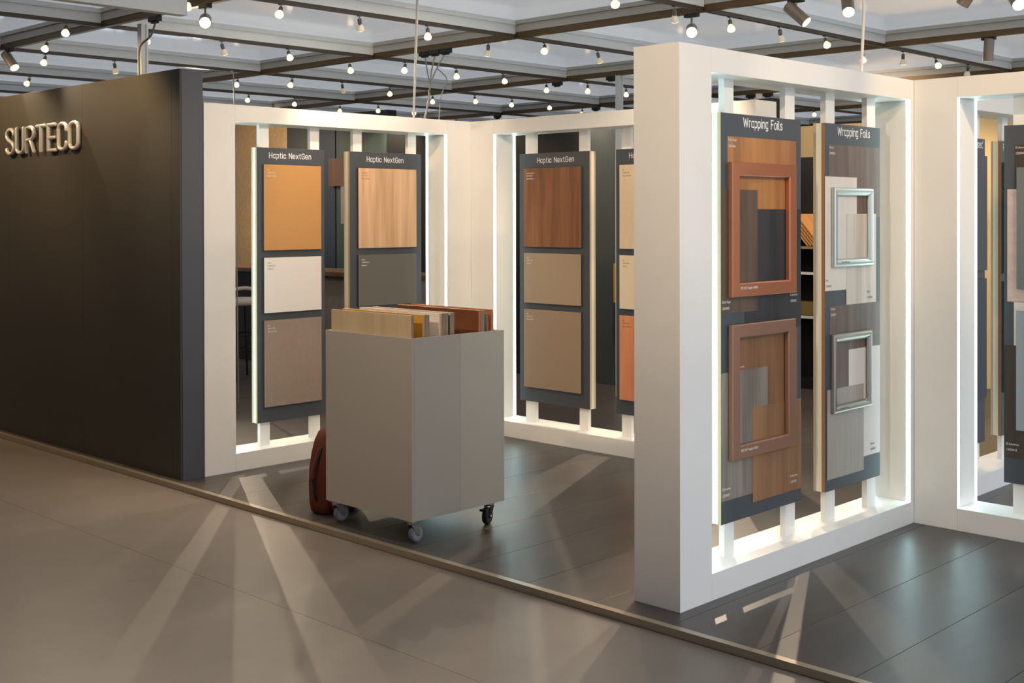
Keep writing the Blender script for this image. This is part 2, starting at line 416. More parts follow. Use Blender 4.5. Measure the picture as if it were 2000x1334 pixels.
EDGE = mat('swatch_edge', (52, 52, 56), 0.6)
def plate(root, u0, u1, z0, z1, m, d=0.091, th=0.018, lines=None, pc=PRINTS, cs=0.0135, inset=0.028):
    c = ((u0+u1)/2, d-th, z0)
    bm = bmesh.new(); bx(bm, (u0-c[0], 0, 0), (u1-c[0], th, z1-z0), 0.0008)
    o = bm_done('swatch', bm, m, root, c)
    o.data.materials.append(EDGE)
    for p in o.data.polygons:
        if abs(p.normal.y) < 0.5: p.material_index = 1
    if lines: caption(o, lines, u0-c[0]+inset, z1-z0-0.028, -0.0004, cs, pc)
    return o
def foil(root, u0, u1, z0, z1, m, layer, d=0.091, lines=None, at=(0.006, 0), cs=0.0175, pc=PRINTS, low=False):
    c = ((u0+u1)/2, d-0.0007*(layer+1), z0)
    bm = bmesh.new(); bx(bm, (u0-c[0], 0, 0), (u1-c[0], 0.0006, z1-z0), 0)
    o = bm_done('foil_sample', bm, m, root, c)
    if lines:
        zz = (z1-z0-0.006) if not low else 0.062
        caption(o, lines, at[0]+u0-c[0], zz+at[1], -0.0003, cs, pc, 1.7)
    return o
def sample_frame(root, u0, u1, z0, z1, prof, m, d, name='sample_frame', lines=None):
    """mitred frame swept round the rectangle; prof = [(inset, height towards the viewer)]"""
    bm = bmesh.new(); loops = []
    for ins, hgt in prof:
        loops.append([bm.verts.new((x, d-hgt, z)) for x, z in ((u0+ins, z0+ins), (u1-ins, z0+ins), (u1-ins, z1-ins), (u0+ins, z1-ins))])
    loops.append(loops[0])
    for a, b in zip(loops[:-1], loops[1:]):
        for i in range(4): bm.faces.new((a[i], a[(i+1) % 4], b[(i+1) % 4], b[i]))
    o = bm_done(name, bm, m, root)
    return o
OCH = mat('ochre_decor', (192, 140, 80), 0.55, noise=0.03, nscale=60)
CREAMW = mat('white_decor', (236, 226, 218), 0.55)
TAUPE = mat('taupe_stone_decor', (152, 132, 118), 0.6, noise=0.06, nscale=30)
LOAK = wood('light_oak_decor', (222, 182, 142), (186, 142, 104))
DGREY = mat('olive_grey_decor', (100, 95, 85), 0.55)
WALN = wood('walnut_decor', (148, 100, 66), (104, 66, 42), off=3)
BEIGE = mat('beige_decor', (158, 136, 112), 0.55, noise=0.03, nscale=60)
BEIGE2 = mat('brown_beige_decor', (150, 126, 102), 0.55, noise=0.03, nscale=60)
CREAM = mat('cream_decor', (222, 196, 162), 0.55, noise=0.04, nscale=30)
CREAM2 = mat('pale_cream_decor', (224, 204, 176), 0.55)
PEACH = wood('peach_wood_decor', (224, 152, 106), (192, 116, 76), off=5)

# back left stand: two boards
b = board('left display board behind the cart, with ochre, white and taupe plates', (0, 6.898, 0), 0, 4.693, 5.256, edge=MDF)
lettering(b, 'Haptic NextGen', 4.796, 5.140, 2.066, 0.036, 0.0025, 0.0905)
plate(b, 4.739, 5.215, 1.439, 2.020, OCH, lines=['Jura', 'U25890 CNT', 'Haptic NextGen'])
plate(b, 4.739, 5.215, 1.016, 1.390, CREAMW, lines=['Dwarf', 'U26056 E213', 'SwiftPro 2'], pc=PRINTD)
plate(b, 4.739, 5.215, 0.380, 0.966, TAUPE, lines=['Jura', 'U88412 KM1', 'Haptic NextGen'])
b = board('right display board behind the cart, with a light oak plate over an olive grey one', (0, 6.898, 0), 0, 5.479, 6.162, edge=MDF)
lettering(b, 'Haptic NextGen', 5.640, 5.985, 2.066, 0.036, 0.0025, 0.0905)
plate(b, 5.546, 6.100, 1.437, 2.017, LOAK, lines=['Sonnenberg', 'U82 19 7SW', 'Haptic NextGen'], pc=PRINTB)
plate(b, 5.546, 6.100, 1.016, 1.389, DGREY, lines=['Anton', 'U28908 SCA13', 'SwiftPro 2'], pc=PRINTW)
plate(b, 5.546, 6.100, 0.380, 0.966, TAUPE)
# back right stand: two boards (u = -y)
b = board('display board with walnut and two beige plates, in the back right stand', (6.597, 0, 0), -PI/2, -6.459, -5.760, edge=MDF)
lettering(b, 'Haptic NextGen', -6.275, -5.912, 2.064, 0.037, 0.0025, 0.0905)
plate(b, -6.399, -5.827, 1.437, 2.023, WALN, lines=['Sonnenberg Noce', 'U38150 53A7', 'Haptic NextGen'])
plate(b, -6.399, -5.829, 1.017, 1.390, BEIGE, lines=['Anton', 'U37415 16A2', 'SwiftPro 2'])
plate(b, -6.401, -5.830, 0.383, 0.970, BEIGE2, lines=['Jura', 'U37415 16A2', 'Haptic NextGen'])
b = board('display board with cream and peach wood plates, half hidden by the tall white pillar', (6.597, 0, 0), -PI/2, -5.517, -4.94, edge=MDF)
lettering(b, 'Haptic NextGen', -5.395, -5.05, 2.070, 0.036, 0.0025, 0.0905)
plate(b, -5.471, -4.98, 1.438, 2.024, CREAM, lines=['Jura', 'U15082 CNT', 'Haptic NextGen'], pc=PRINTB)
plate(b, -5.472, -4.98, 1.018, 1.392, CREAM2, lines=['Jura', 'U19955 KM1', 'SwiftPro 2'], pc=PRINTB)
plate(b, -5.473, -4.98, 0.380, 0.972, PEACH, lines=['Jura', 'U13902 CNT', 'Haptic NextGen'], pc=PRINTB)

# nearest stand: wrapping foil boards
GOAK = wood('golden_oak_foil', (186, 128, 70), (150, 96, 50), off=1)
DOAK = wood('dark_oak_foil', (104, 82, 66), (72, 55, 44), off=2)
BOAK = wood('black_oak_foil', (58, 54, 56), (38, 35, 38), off=4)
WOAK = wood('warm_walnut_foil', (152, 106, 70), (112, 74, 46), off=6)
DRIFT = wood('driftwood_foil', (156, 142, 128), (112, 100, 90), scale=0.7, off=7)
TOAK = wood('tobacco_oak_foil', (160, 116, 78), (126, 86, 54), off=8)
GBRN = wood('grey_brown_foil', (122, 102, 92), (94, 76, 66), off=9)
MARB = mat('pale_marble_foil', (226, 214, 200), 0.45, noise=0.08, nscale=9)
PALEOAK = wood('pale_oak_foil', (218, 206, 192), (192, 176, 160), off=10)
PALE = mat('pale_pink_foil', (222, 208, 198), 0.5, noise=0.02)
GREIGE = wood('greige_foil', (176, 164, 152), (160, 147, 135), off=11)
COPPER = mat('copper_lacquer', (178, 108, 74), 0.3, metal=0.5)
COPPER2 = mat('bronze_copper_lacquer', (150, 108, 86), 0.34, metal=0.4)
SILV = mat('silver_frame', (186, 191, 188), 0.3, metal=0.75)
PEWT = mat('pewter_frame', (158, 152, 142), 0.3, metal=0.8)
FLAT = [(0, 0.002), (0, 0.021), (0.004, 0.025), (0.057, 0.025), (0.063, 0.019), (0.063, 0.002)]
OGEE = [(0, 0.002), (0, 0.010), (0.004, 0.016), (0.012, 0.021), (0.022, 0.022), (0.030, 0.017), (0.034, 0.014), (0.039, 0.014), (0.042, 0.002)]
b = board('wrapping foil board with two copper frames over wood samples, nearest the pillar', (0, 3.094, 0), 0, 4.598, 5.277, edge=MDF)
lettering(b, 'Wrapping Foils', 4.780, 5.108, 2.079, 0.040, 0.0029, 0.0905)
foil(b, 4.651, 5.231, 1.60, 2.030, GOAK, 0, lines=['Eiche Gope', '12033466'])
foil(b, 4.790, 5.274, 1.130, 1.700, BOAK, 1)
o = foil(b, 4.5985, 4.893, 1.226, 1.789, DOAK, 2, lines=['Eiche Gope', '12033493'], low=True)
caption(b, ['El Amorino', '12050455'], 5.175, 1.295, 0.0890, 0.0175, PRINTS, 1.7)
foil(b, 4.654, 5.24, 0.72, 1.126, WOAK, 0)
foil(b, 4.5985, 4.978, 0.380, 0.959, DRIFT, 2, lines=['El Amorino', '12050433'], low=True)
foil(b, 4.850, 5.274, 0.337, 0.778, TOAK, 3)
caption(b, ['El Amorino', '12050428'], 5.170, 0.418, 0.0873, 0.0175, PRINTS, 1.7)
caption(b, ['El Amorino'], 4.715, 0.985, 0.0880, 0.0175, PRINTS)
f = sample_frame(b, 4.652, 5.197, 1.299, 1.913, FLAT, COPPER, 0.0885)
f['label'] = 'orange copper frame'
caption(f, ['PET-MET Kupfer 60008'], 4.716, 1.347, 0.0632, 0.0175, PRINTS)
f = sample_frame(b, 4.652, 5.187, 0.560, 1.174, FLAT, COPPER2, 0.0870)
f['label'] = 'brownish copper frame'
caption(f, ['PET-MET Kupfer 60010'], 4.716, 0.606, 0.0617, 0.0175, PRINTS)
b = board('wrapping foil board with two slim silver frames over pale samples', (0, 3.094, 0), 0, 5.501, 6.074)
lettering(b, 'Wrapping Foils', 5.632, 5.962, 2.079, 0.039, 0.0029, 0.0905)
foil(b, 5.540, 6.071, 1.66, 2.028, GBRN, 0, lines=['Divario', '12040028'])
foil(b, 5.5035, 5.823, 1.288, 1.866, MARB, 1, lines=['Erin', '12040013'], low=True, pc=PRINTD)
foil(b, 5.714, 6.028, 1.209, 1.677, PALEOAK, 2)
caption(b, ['Elder', '12040066'], 5.93, 1.275, 0.0885, 0.0175, PRINTD, 1.7)
foil(b, 5.552, 6.071, 0.74, 1.209, GBRN, 0, lines=['Solveno', '12040071'])
foil(b, 5.740, 6.071, 0.402, 0.976, PALE, 1)
caption(b, ['Divario', '12040052'], 5.965, 0.468, 0.0890, 0.0175, PRINTD, 1.7)
foil(b, 5.522, 5.894, 0.333, 0.788, GREIGE, 2)
f = sample_frame(b, 5.562, 5.972, 1.406, 1.811, OGEE, SILV, 0.0882)
caption(f, ['Silber 4500 matt'], 5.625, 1.438, 0.0655, 0.015, PRINTD)
f = sample_frame(b, 5.556, 5.958, 0.664, 1.065, OGEE, PEWT, 0.0882); f['label'] = 'darker pewter frame'
caption(f, ['Silber 4510 matt'], 5.615, 0.695, 0.0655, 0.015, PRINTD)

# right edge stand: one board reaches into the frame (u = -y)
QM = mat('pink_marble_decor', (206, 180, 168), 0.45, noise=0.14, nscale=14)
QG = mat('smoke_grey_decor', (112, 116, 116), 0.5)
QB = mat('blue_grey_decor', (150, 164, 168), 0.5)
QD = wood('umber_wood_foil', (72, 60, 52), (50, 41, 36), off=12)
b = board('dark display board in the rightmost stand, with pink marble and grey plates', (6.279, 0, 0), -PI/2, -2.640, -1.95)
foil(b, -2.586, -2.0, 1.70, 2.033, QD, 0, lines=['El Amorino', '12050410'])
foil(b, -2.622, -2.2, 1.220, 1.803, QM, 1)
foil(b, -2.588, -2.2, 0.95, 1.218, PALE, 0)
foil(b, -2.6385, -2.0, 0.405, 0.993, QD, 1, lines=['El Amorino', '12050410'], low=True, at=(0.01, 0.02))
plate(b, -2.568, -2.15, 1.288, 1.915, QG, d=0.089, th=0.016)
plate(b, -2.570, -2.15, 0.556, 1.174, QB, d=0.089, th=0.016)
# stand behind: two boards
NAVY = mat('navy_decor', (52, 58, 70), 0.5)
b = board('dark board whose title ends in sed, behind the rightmost stand', (0, 3.11, 0), 0, 6.86, 7.438)
lettering(b, 'sed', 7.33, 7.405, 2.080, 0.042, 0.0029, 0.0905)
plate(b, 6.92, 7.432, 1.33, 2.03, mat('charcoal_plate', (70, 68, 70), 0.5))
plate(b, 6.92, 7.425, 0.55, 1.28, NAVY)
b = board('display board seen edge on behind the rightmost stand', (0, 3.11, 0), 0, 7.675, 8.24)
lettering(b, 'P', 7.71, 7.73, 2.075, 0.042, 0.0029, 0.0905)
plate(b, 7.70, 8.2, 1.30, 2.0, WALN); plate(b, 7.70, 8.2, 0.55, 1.25, QD)

# ------------------------------------------------------------------ sample cart
CARTM = mat('greige_laminate', (174, 167, 158), 0.45, noise=0.03, nscale=120)
cart = tag(empty('sample_cart', (4.076, 4.697, 0)), 'greige box cart on castors, filled with upright sample boards', 'cart')
cw, cl, z0, z1, th = 0.662, 0.716, 0.12, 1.05, 0.016
box('side_panel', (0, 0, z0), (th, cl, z1), CARTM, cart, 0.0008)
box('side_panel', (cw-th, 0, z0), (cw, cl, z1), CARTM, cart, 0.0008)
box('front_panel', (th+0.0006, 0, z0), (0.334, th, z1), CARTM, cart, 0.0006)
box('front_panel', (0.3352, 0, z0), (cw-th-0.0006, th, z1), CARTM, cart, 0.0006)
box('back_panel', (th, cl-th, z0), (cw-th, cl, z1), CARTM, cart, 0.0006)
box('bottom_panel', (th, th, z0+0.004), (cw-th, cl-th, z0+0.03), CARTM, cart)
box('shelf', (th, th, 0.70), (cw-th, cl-th, 0.72), CARTM, cart)
WHEEL = mat('grey_tyre', (104, 106, 114), 0.5)
HUB = mat('grey_hub', (140, 142, 150), 0.4)
def caster(x, y, ang, dark=False):
    c = empty('caster', (x, y, 0)); c.parent = cart; c.rotation_euler = (0, 0, ang)
    body = BLACK if dark else mat('clear_zinc', (176, 178, 182), 0.22, metal=0.9)
    bm = bmesh.new(); bx(bm, (-0.035, -0.035, 0.113), (0.035, 0.035, 0.12), 0.002); lathe(bm, [(0.026, 0.098), (0.028, 0.104), (0.028, 0.113)], n=18)
    bm_done('top_plate', bm, CHROME if dark else body, c)
    bm = bmesh.new()
    for s in (-1, 1):
        vs = []
        for t in (0, 1):
            yy = s*(0.017+0.003*t)
            vs.append([bm.verts.new(p) for p in ((-0.022, yy, 0.1), (0.022, yy, 0.1), (0.038, yy, 0.045), (0.032, yy, 0.034), (0.016, yy, 0.038))])
        bm.faces.new(vs[0]); bm.faces.new(vs[1][::-1])
        for i in range(5): bm.faces.new((vs[0][i], vs[0][(i+1) % 5], vs[1][(i+1) % 5], vs[1][i]))
    bx(bm, (-0.024, -0.02, 0.097), (0.024, 0.02, 0.101))
    bm_done('fork', bm, body, c)
    bm = bmesh.new(); lathe(bm, [(0.036, -0.014), (0.043, -0.013), (0.045, -0.008), (0.045, 0.008), (0.043, 0.013), (0.036, 0.014)], (0.026, 0, 0.045), (0, 1, 0), 28)
    w = bm_done('wheel', bm, BLACK if dark else WHEEL, c)
    for s in (-1, 1):
        bm = bmesh.new(); lathe(bm, [(0.034, 0), (0.033, 0.002), (0.014, 0.001), (0.012, 0.004)], (0.026, s*0.0141, 0.045), (0, s, 0), 24); bm_done('hub', bm, BLACKM if dark else HUB, w)
        bm = bmesh.new(); lathe(bm, [(0.006, 0), (0.006, 0.003), (0.004, 0.005)], (0.026, s*0.020, 0.045), (0, s, 0), 8); bm_done('axle_bolt', bm, CHROME, w)
    if dark:
        bm = bmesh.new(); bx(bm, (0.03, -0.016, 0.083), (0.075, 0.016, 0.09), 0.002); bx(bm, (0.07, -0.02, 0.078), (0.085, 0.02, 0.09), 0.002); bm_done('brake_lever', bm, BLACK, c)
caster(0.040, 0.045, math.radians(4)); caster(0.040, cl-0.048, math.radians(-2))
caster(cw-0.06, 0.055, math.radians(200), True); caster(cw-0.05, cl-0.05, math.radians(160), True)

# upright boards standing in the cart: (x, thickness, near y, far y, face material, label, group)
PLY = mat('plywood_edge', (150, 130, 108), 0.6, noise=0.25, nscale=60, stretch=(1, 1, 0.1))
BBE = wood('ash_face', (208, 186, 152), (190, 166, 130), off=13)
YEL = mat('yellow_face', (204, 150, 52), 0.5)
RUST = mat('rust_face', (116, 66, 38), 0.5, noise=0.2, nscale=12)
GRYF = mat('grey_face', (150, 148, 150), 0.5)
BLKF = mat('black_face', (36, 34, 34), 0.5)
ORG = wood('cherry_face', (196, 124, 80), (164, 96, 58), off=15)
def cart_board(x, t, y0, y1, top, face, label, group=None, edge=PLY):
    o = box('sample_board', (x, y0, 0.7205), (x+t, y1, top), face, None, 0.0006)
    o.data.materials.append(edge)
    for p in o.data.polygons:
        if abs(p.normal.x) < 0.5: p.material_index = 1
    tag(o, label, 'sample board', group)
yn, yf, tz = 4.722, 5.385, 1.163
cart_board(4.0945, 0.017, yn, yf, tz, BBE, 'ash veneer sample board at the front side of the cart', None, PLY)
cart_board(4.172, 0.012, yn, yf, tz, YEL, 'yellow faced sample board opening the second stack in the cart', None, mat('tan_edge', (184, 150, 104), 0.6))
for k in range(3): cart_board(4.1855+0.0125*k, 0.0112, yn+0.002*k, yf-0.01*k, tz-0.001*k, BBE, ('first', 'second', 'third')[k] + ' plywood edged board behind the yellow faced one in the cart')
cart_board(4.288, 0.014, yn, yf, tz, CREAMW, 'white faced sample board opening the middle stack in the cart', None, mat('pale_edge', (206, 172, 128), 0.6))
for k in range(6):
    e = BLKF if k == 3 else PLY
    if k == 3: cart_board(4.3035+0.0155*k, 0.0125, yn+0.004, yf, tz-0.012, BLKF, 'black edged sample board inside the middle stack in the cart', None, BLKF)
    else: cart_board(4.3035+0.0155*k, 0.0142, yn+0.002*(k % 2), yf-0.004*k, tz, BBE, ('first', 'second', 'third', '', 'fourth', 'last')[k] + ' plywood edged board behind the white faced one in the cart')
cart_board(4.570, 0.015, yn, yf+0.01, tz, RUST, 'rust brown faced sample board in the cart', None, ORG)
for k in range(2): cart_board(4.5865+0.0145*k, 0.0135, yn, yf, tz-0.002*k, ORG, ('first', 'second')[k] + ' cherry toned sample board behind the rust faced one in the cart')
cart_board(4.652, 0.012, yn+0.02, yf, tz-0.02, GRYF, 'grey faced sample board near the far side of the cart')
cart_board(4.6655, 0.014, yn, yf, tz, ORG, 'brown wood sample board last at the far side of the cart', None, ORG)

# ------------------------------------------------------------------ rust red backpack behind the cart
RED = mat('rust_canvas', (90, 33, 15), 0.7, noise=0.1, nscale=50, bump=0.15)
pack = tag(empty('backpack', (4.275, 5.60, 0), math.radians(8)), 'rust red backpack with black strap leaning behind the cart', 'backpack')
bm = bmesh.new(); rings = []
for z, hw, hd, oy in ((0.0, .125, .06, 0), (.012, .142, .075, 0), (.06, .150, .085, 0), (.16, .152, .088, .002), (.26, .146, .082, .006), (.34, .132, .07, .01), (.41, .112, .055, .014), (.455, .088, .04, .016), (.478, .055, .022, .018)):
    r = []
    for i in range(24):
        a = 2*PI*i/24; c_, s_ = math.cos(a), math.sin(a); e = 0.55
        r.append(bm.verts.new((hw*math.copysign(abs(c_)**e, c_), oy+hd*math.copysign(abs(s_)**e, s_), z)))
    rings.append(r)
for a, b_ in zip(rings[:-1], rings[1:]):
    for i in range(24): bm.faces.new((a[i], a[(i+1) % 24], b_[(i+1) % 24], b_[i]))
bm.faces.new(rings[0][::-1]); bm.faces.new(rings[-1])
bm_done('body', bm, RED, pack, smooth=True)
bm = bmesh.new(); bx(bm, (-.105, -.125, .02), (.105, -.07, .25), 0.02); bm_done('front_pocket', bm, RED, pack)
bm = bmesh.new(); tube(bm, [(-.125, -.02, .37), (-.158, -.015, .30), (-.178, -.01, .21), (-.172, -.01, .12), (-.15, -.005, .08)], 0.009, 8, True, 0.5, (1, 0, 0)); bm_done('shoulder_strap', bm, BLACK, pack, smooth=True)
bm = bmesh.new(); tube(bm, [(-.128, -.012, .36), (-.165, -.01, .28), (-.182, -.008, .21)], 0.015, 8, True, 0.6, (0, 1, 0)); bm_done('strap_pad', bm, RED, pack, smooth=True)
bm = bmesh.new(); tube(bm, [(-.04, .02, .472), (-.03, .02, .505), (.03, .02, .505), (.04, .02, .472)], 0.008, 8); bm_done('grab_handle', bm, BLACK, pack, smooth=True)

# ------------------------------------------------------------------ back wall with coloured cladding, bar counter, stool
TAN = mat('tan_particle_cladding', (176, 146, 104), 0.7, noise=0.14, nscale=25)
bw = struct(box('wall_back_2', (9.33, 5.9, 0), (9.45, 15.2, 2.70), BLACK))
box('wall_top', (9.33, 11.155, 2.70), (9.45, 15.2, 2.92), BLACK); wchild(bpy.data.objects['wall_top'], bw)
for a, b_, m, h in ((5.9, 8.055, mat('petrol_grey_cladding', (54, 60, 62), 0.5), 2.70), (8.057, 11.155, mat('black_cladding', (15, 15, 16), 0.6, spec=0.3), 2.70), (11.16, 12.125, mat('bottle_green_cladding', (40, 54, 48), 0.5), 2.92), (12.15, 12.535, mat('deep_navy_cladding', (32, 40, 50), 0.5), 2.92), (12.545, 13.155, mat('charcoal_cladding', (56, 55, 52), 0.5), 2.92), (13.16, 15.2, TAN, 2.92)):
    wchild(box('cladding_panel', (9.302, a, 0), (9.33, b_, h), m, None, 0.001), bw)
o = box('wall_swatch', (9.24, 11.6, 2.035), (9.27, 12.2, 2.375), wood('brown_sample', (96, 70, 50), (70, 48, 34), off=20))
tag(o, 'dark brown sample plate hung high on the green wall behind the left stand', 'sample plate')
o = box('wall_swatch', (9.245, 11.5, 1.574), (9.272, 11.965, 2.03), mat('grey_sample', (106, 104, 98), 0.5))
tag(o, 'grey sample plate below the brown one on the green wall', 'sample plate')
wall_sign((9.285, 7.66, 2.16), 1.25, 0.225, 0.02, mat('white_sign', (250, 246, 240), 0.4), 'white word SURTECO on the grey back wall, only its S showing')
o = empty('colour_panel', (9.27, 7.55, 0.40)); tag(o, 'slim panel half yellow half navy on the grey back wall', 'panel')
box('yellow_half', (-0.012, -0.55, 0.42), (0.012, 0.12, 0.80), mat('mustard', (168, 128, 40), 0.5), o); box('navy_half', (-0.012, -0.55, 0.0), (0.012, 0.12, 0.419), mat('navy', (28, 34, 70), 0.5), o)
bar = tag(empty('bar_counter', (7.95, 11.2, 0)), 'concrete grey bar counter with wooden top behind the left stand', 'counter')
CONC = mat('concrete_laminate', (122, 114, 102), 0.6, noise=0.12, nscale=12)
box('counter_body', (0.08, -2.0, 0), (0.55, 0.72, 1.03), CONC, bar, 0.002)
box('dark_end', (0.08, 0.722, 0), (0.55, 3.4, 1.03), mat('dark_counter', (34, 30, 28), 0.6), bar, 0.002)
box('counter_top', (0.0, -2.02, 1.031), (0.6, 3.42, 1.075), wood('counter_wood', (112, 82, 56), (84, 60, 40), off=22), bar, 0.002)
st = tag(empty('bar_stool', (7.05, 10.78, 0)), 'bar stool with pale seat and thin black legs behind the left stand', 'stool')
bm = bmesh.new(); lathe(bm, [(0.12, 0.755), (0.19, 0.765), (0.205, 0.79), (0.20, 0.82), (0.15, 0.832), (0.0, 0.828)], n=28); bm_done('seat', bm, mat('pale_upholstery', (176, 168, 160), 0.6), st, smooth=True)
bm = bmesh.new(); tube(bm, [(0.19*math.cos(a), 0.19*math.sin(a), 0.82+0.10*max(0, math.cos(a-0.8))) for a in (math.radians(-70+10*i) for i in range(24))], 0.02, 8); bm_done('backrest', bm, MATS['pale_upholstery'], st, smooth=True)
for sx_ in (-1, 1):
    for sy_ in (-1, 1):
        bm = bmesh.new(); tube(bm, [(sx_*0.11, sy_*0.11, 0.765), (sx_*0.2, sy_*0.2, 0.011)], 0.011, 8); bm_done('leg', bm, BLACKM, st, smooth=True)
for z, h in ((0.30, 0.165), (0.46, 0.147)):
    bm = bmesh.new(); tube(bm, [(-h, -h, z), (h, -h, z), (h, h, z), (-h, h, z), (-h, -h, z)], 0.008, 6); bm_done('foot_ring', bm, BLACKM, st)

# ------------------------------------------------------------------ black sample rack seen through the nearest stand
rack = tag(empty('sample_rack', (10.35, 6.2, 0)), 'black shelf rack with white shelf edges behind the nearest stand', 'rack')
RB = mat('rack_black', (26, 27, 26), 0.5)
box('back_panel', (0.36, -0.75, 0), (0.40, 0.6, 2.24), RB, rack)
for yy in (-0.75, 0.575): box('side_panel', (0.0, yy, 0), (0.36, yy+0.025, 1.36), RB, rack)
WE = mat('white_edge', (216, 214, 208), 0.5)
for z in (0.68, 1.10, 1.345):
    s = box('shelf', (0.004, -0.724, z), (0.36, 0.574, z+0.022), RB, rack)
    box('shelf_edge', (-0.006, -0.724, z), (0.0035, 0.574, z+0.024), WE if z < 1.3 else mat('oak_edge', (150, 122, 84), 0.5), rack)
box('plinth', (0.05, -0.72, 0), (0.36, 0.57, 0.08), RB, rack)
for k in range(5):
    bm = bmesh.new(); bx(bm, (-0.16, -0.008, 0), (0.16, 0.008, 0.40), 0.0008)
    o = bm_done('leaning_board', bm, wood('rack_oak', (200, 146, 92), (168, 112, 64), off=25), None, (0, 0, 0))
    o.location = (10.53, 6.05+0.034*k, 1.374); o.rotation_euler = (-0.72, 0, 0)
    tag(o, ('frontmost', 'second', 'third', 'fourth', 'rearmost')[k] + ' of five oak boards leaning on the black rack', 'sample board', 'leaning boards on the black rack')
o = box('storage_box', (10.40, 5.66, 0.703), (10.66, 6.5, 0.83), mat('mustard_storage', (120, 104, 62), 0.6), None, 0.004)
tag(o, 'low mustard toned box on the lower shelf of the black rack', 'box')
cw_ = struct(box('wall_back_3', (11.6, 3.4, 0), (11.7, 8.8, 2.62), mat('cream_wall', (216, 190, 140), 0.6)))

# ------------------------------------------------------------------ hanging white sign of the neighbouring booth
tag(box('hanging_sign', (-2.6, 5.2, 2.63), (3.106, 5.26, 3.5), mat('white_fascia', (246, 243, 236), 0.5), None, 0.002), 'white hanging fascia panel cut by the top left edge', 'sign')

# ------------------------------------------------------------------ posts, cables and adaptors under the ceiling
for i, (x, y, z0_) in enumerate(((4.15, 7.51, 2.604), (8.778, 7.20, 0.0), (11.159, 7.24, 0.0))):
    bm = bmesh.new(); bx(bm, (-0.026, -0.026, 0), (-0.012, 0.026, 2.957-z0_)); bx(bm, (0.012, -0.026, 0), (0.026, 0.026, 2.957-z0_)); bx(bm, (-0.0125, -0.016, 0), (0.0125, 0.016, 2.957-z0_))
    o = bm_done('support_post', bm, ALU, None, (x, y, z0_))
    tag(o, ('aluminium post rising from the dark wall to the ceiling', 'aluminium post above the back right stand, right beside the pillar top', 'aluminium post behind the nearest stand with black adaptors')[i], 'post')
def cable(name, pts, r, m, label):
    bm = bmesh.new(); tube(bm, pts, r, 8); o = bm_done(name, bm, m, None, smooth=True); tag(o, label, 'cable'); return o
def curve_pts(pts, n=6):
    out = []
    P = [Vector(p) for p in pts]; P = [P[0]*2-P[1]] + P + [P[-1]*2-P[-2]]
    for i in range(1, len(P)-2):
        for k in range(n):
            t = k/n; a, b_, c, d = P[i-1], P[i], P[i+1], P[i+2]
            out.append(0.5*((2*b_)+(c-a)*t+(2*a-5*b_+4*c-d)*t*t+(3*b_-a-3*c+d)*t**3))
    return out + [P[-2]]
cable('cable', [(4.96, 5.65, 3.07), (6.10, 7.0, 2.418)], 0.0085, CABLEW, 'white cable slanting from the ceiling to the back left stand')
cable('cable', [(6.09, 3.29, 3.07), (6.02, 3.25, 2.75), (5.90, 3.2, 2.412)], 0.0085, CABLEW, 'white cable hanging onto the nearest stand')
c0 = Vector((6.32, 7.06, 2.66))
bundle = tag(empty('cable_bundle', (6.24, 7.03, 2.40)), 'three grey cables joining below the black track adaptors', 'cable')
for k, yy in enumerate((7.22, 7.10, 6.98)):
    bm = bmesh.new(); tube(bm, [p-bundle.location for p in curve_pts([(6.409, yy, 2.925), (6.36, 0.4*yy+0.6*7.08, 2.79), c0+Vector((0.006*k, 0.009*k, 0)), (6.27+0.006*k, 7.03+.009*k, 2.53), (6.231+0.006*k, 7.02+.012*k, 2.412)])], 0.0055, 8)
    bm_done('strand', bm, CABLE, bundle, smooth=True)
cable('cable', curve_pts([(7.1, 7.846, 2.94), (6.9, 7.5, 2.8), (6.45, 7.08, 2.6), (6.40, 7.05, 2.408)]), 0.004, CABLE, 'thin grey cable right of the three joined cables')
cable('cable', curve_pts([(6.04, 9.40, 2.95), (6.07, 9.40, 2.93), (6.09, 9.41, 2.6), (6.10, 9.41, 2.0), (6.12, 9.41, 0.01)]), 0.006, CABLE, 'grey cable hanging behind the left end of the back left stand')
cable('cable', curve_pts([(4.041, 7.16, 2.905), (4.06, 7.25, 2.84), (4.10, 7.46, 2.79), (4.10, 7.47, 2.615)]), 0.007, CABLE, 'grey cable running down the post on the dark wall')
def adaptor(x, y, label, l=0.11):
    bm = bmesh.new(); bx(bm, (-0.02, -l/2, -0.034), (0.02, l/2, 0), 0.003); bx(bm, (-0.012, -l*0.3, -0.046), (0.012, l*0.3, -0.034), 0.002)
    tag(bm_done('track_adaptor', bm, BLACK, None, (x, y, 2.957)), label, 'adaptor')
for x, y, l in ((6.409, 7.22, 'leftmost of three black track adaptors above the joined cables'), (6.409, 7.10, 'middle one of three black track adaptors above the joined cables'), (6.409, 6.98, 'rightmost of three black track adaptors above the joined cables'), (8.778, 7.97, 'black track adaptor beside a lit lamp, left of the white pillar'), (11.159, 11.17, 'black track adaptor just above the white back corner'), (11.159, 9.51, 'black track adaptor above the back right stand'), (8.778, 7.29, 'black track adaptor beside the post next to the pillar'), (4.041, 7.16, 'black track adaptor at the post on the dark wall'), (11.159, 7.34, 'left black track adaptor at the post behind the nearest stand'), (11.159, 7.13, 'right black track adaptor at the post behind the nearest stand')):
    adaptor(x, y, l)

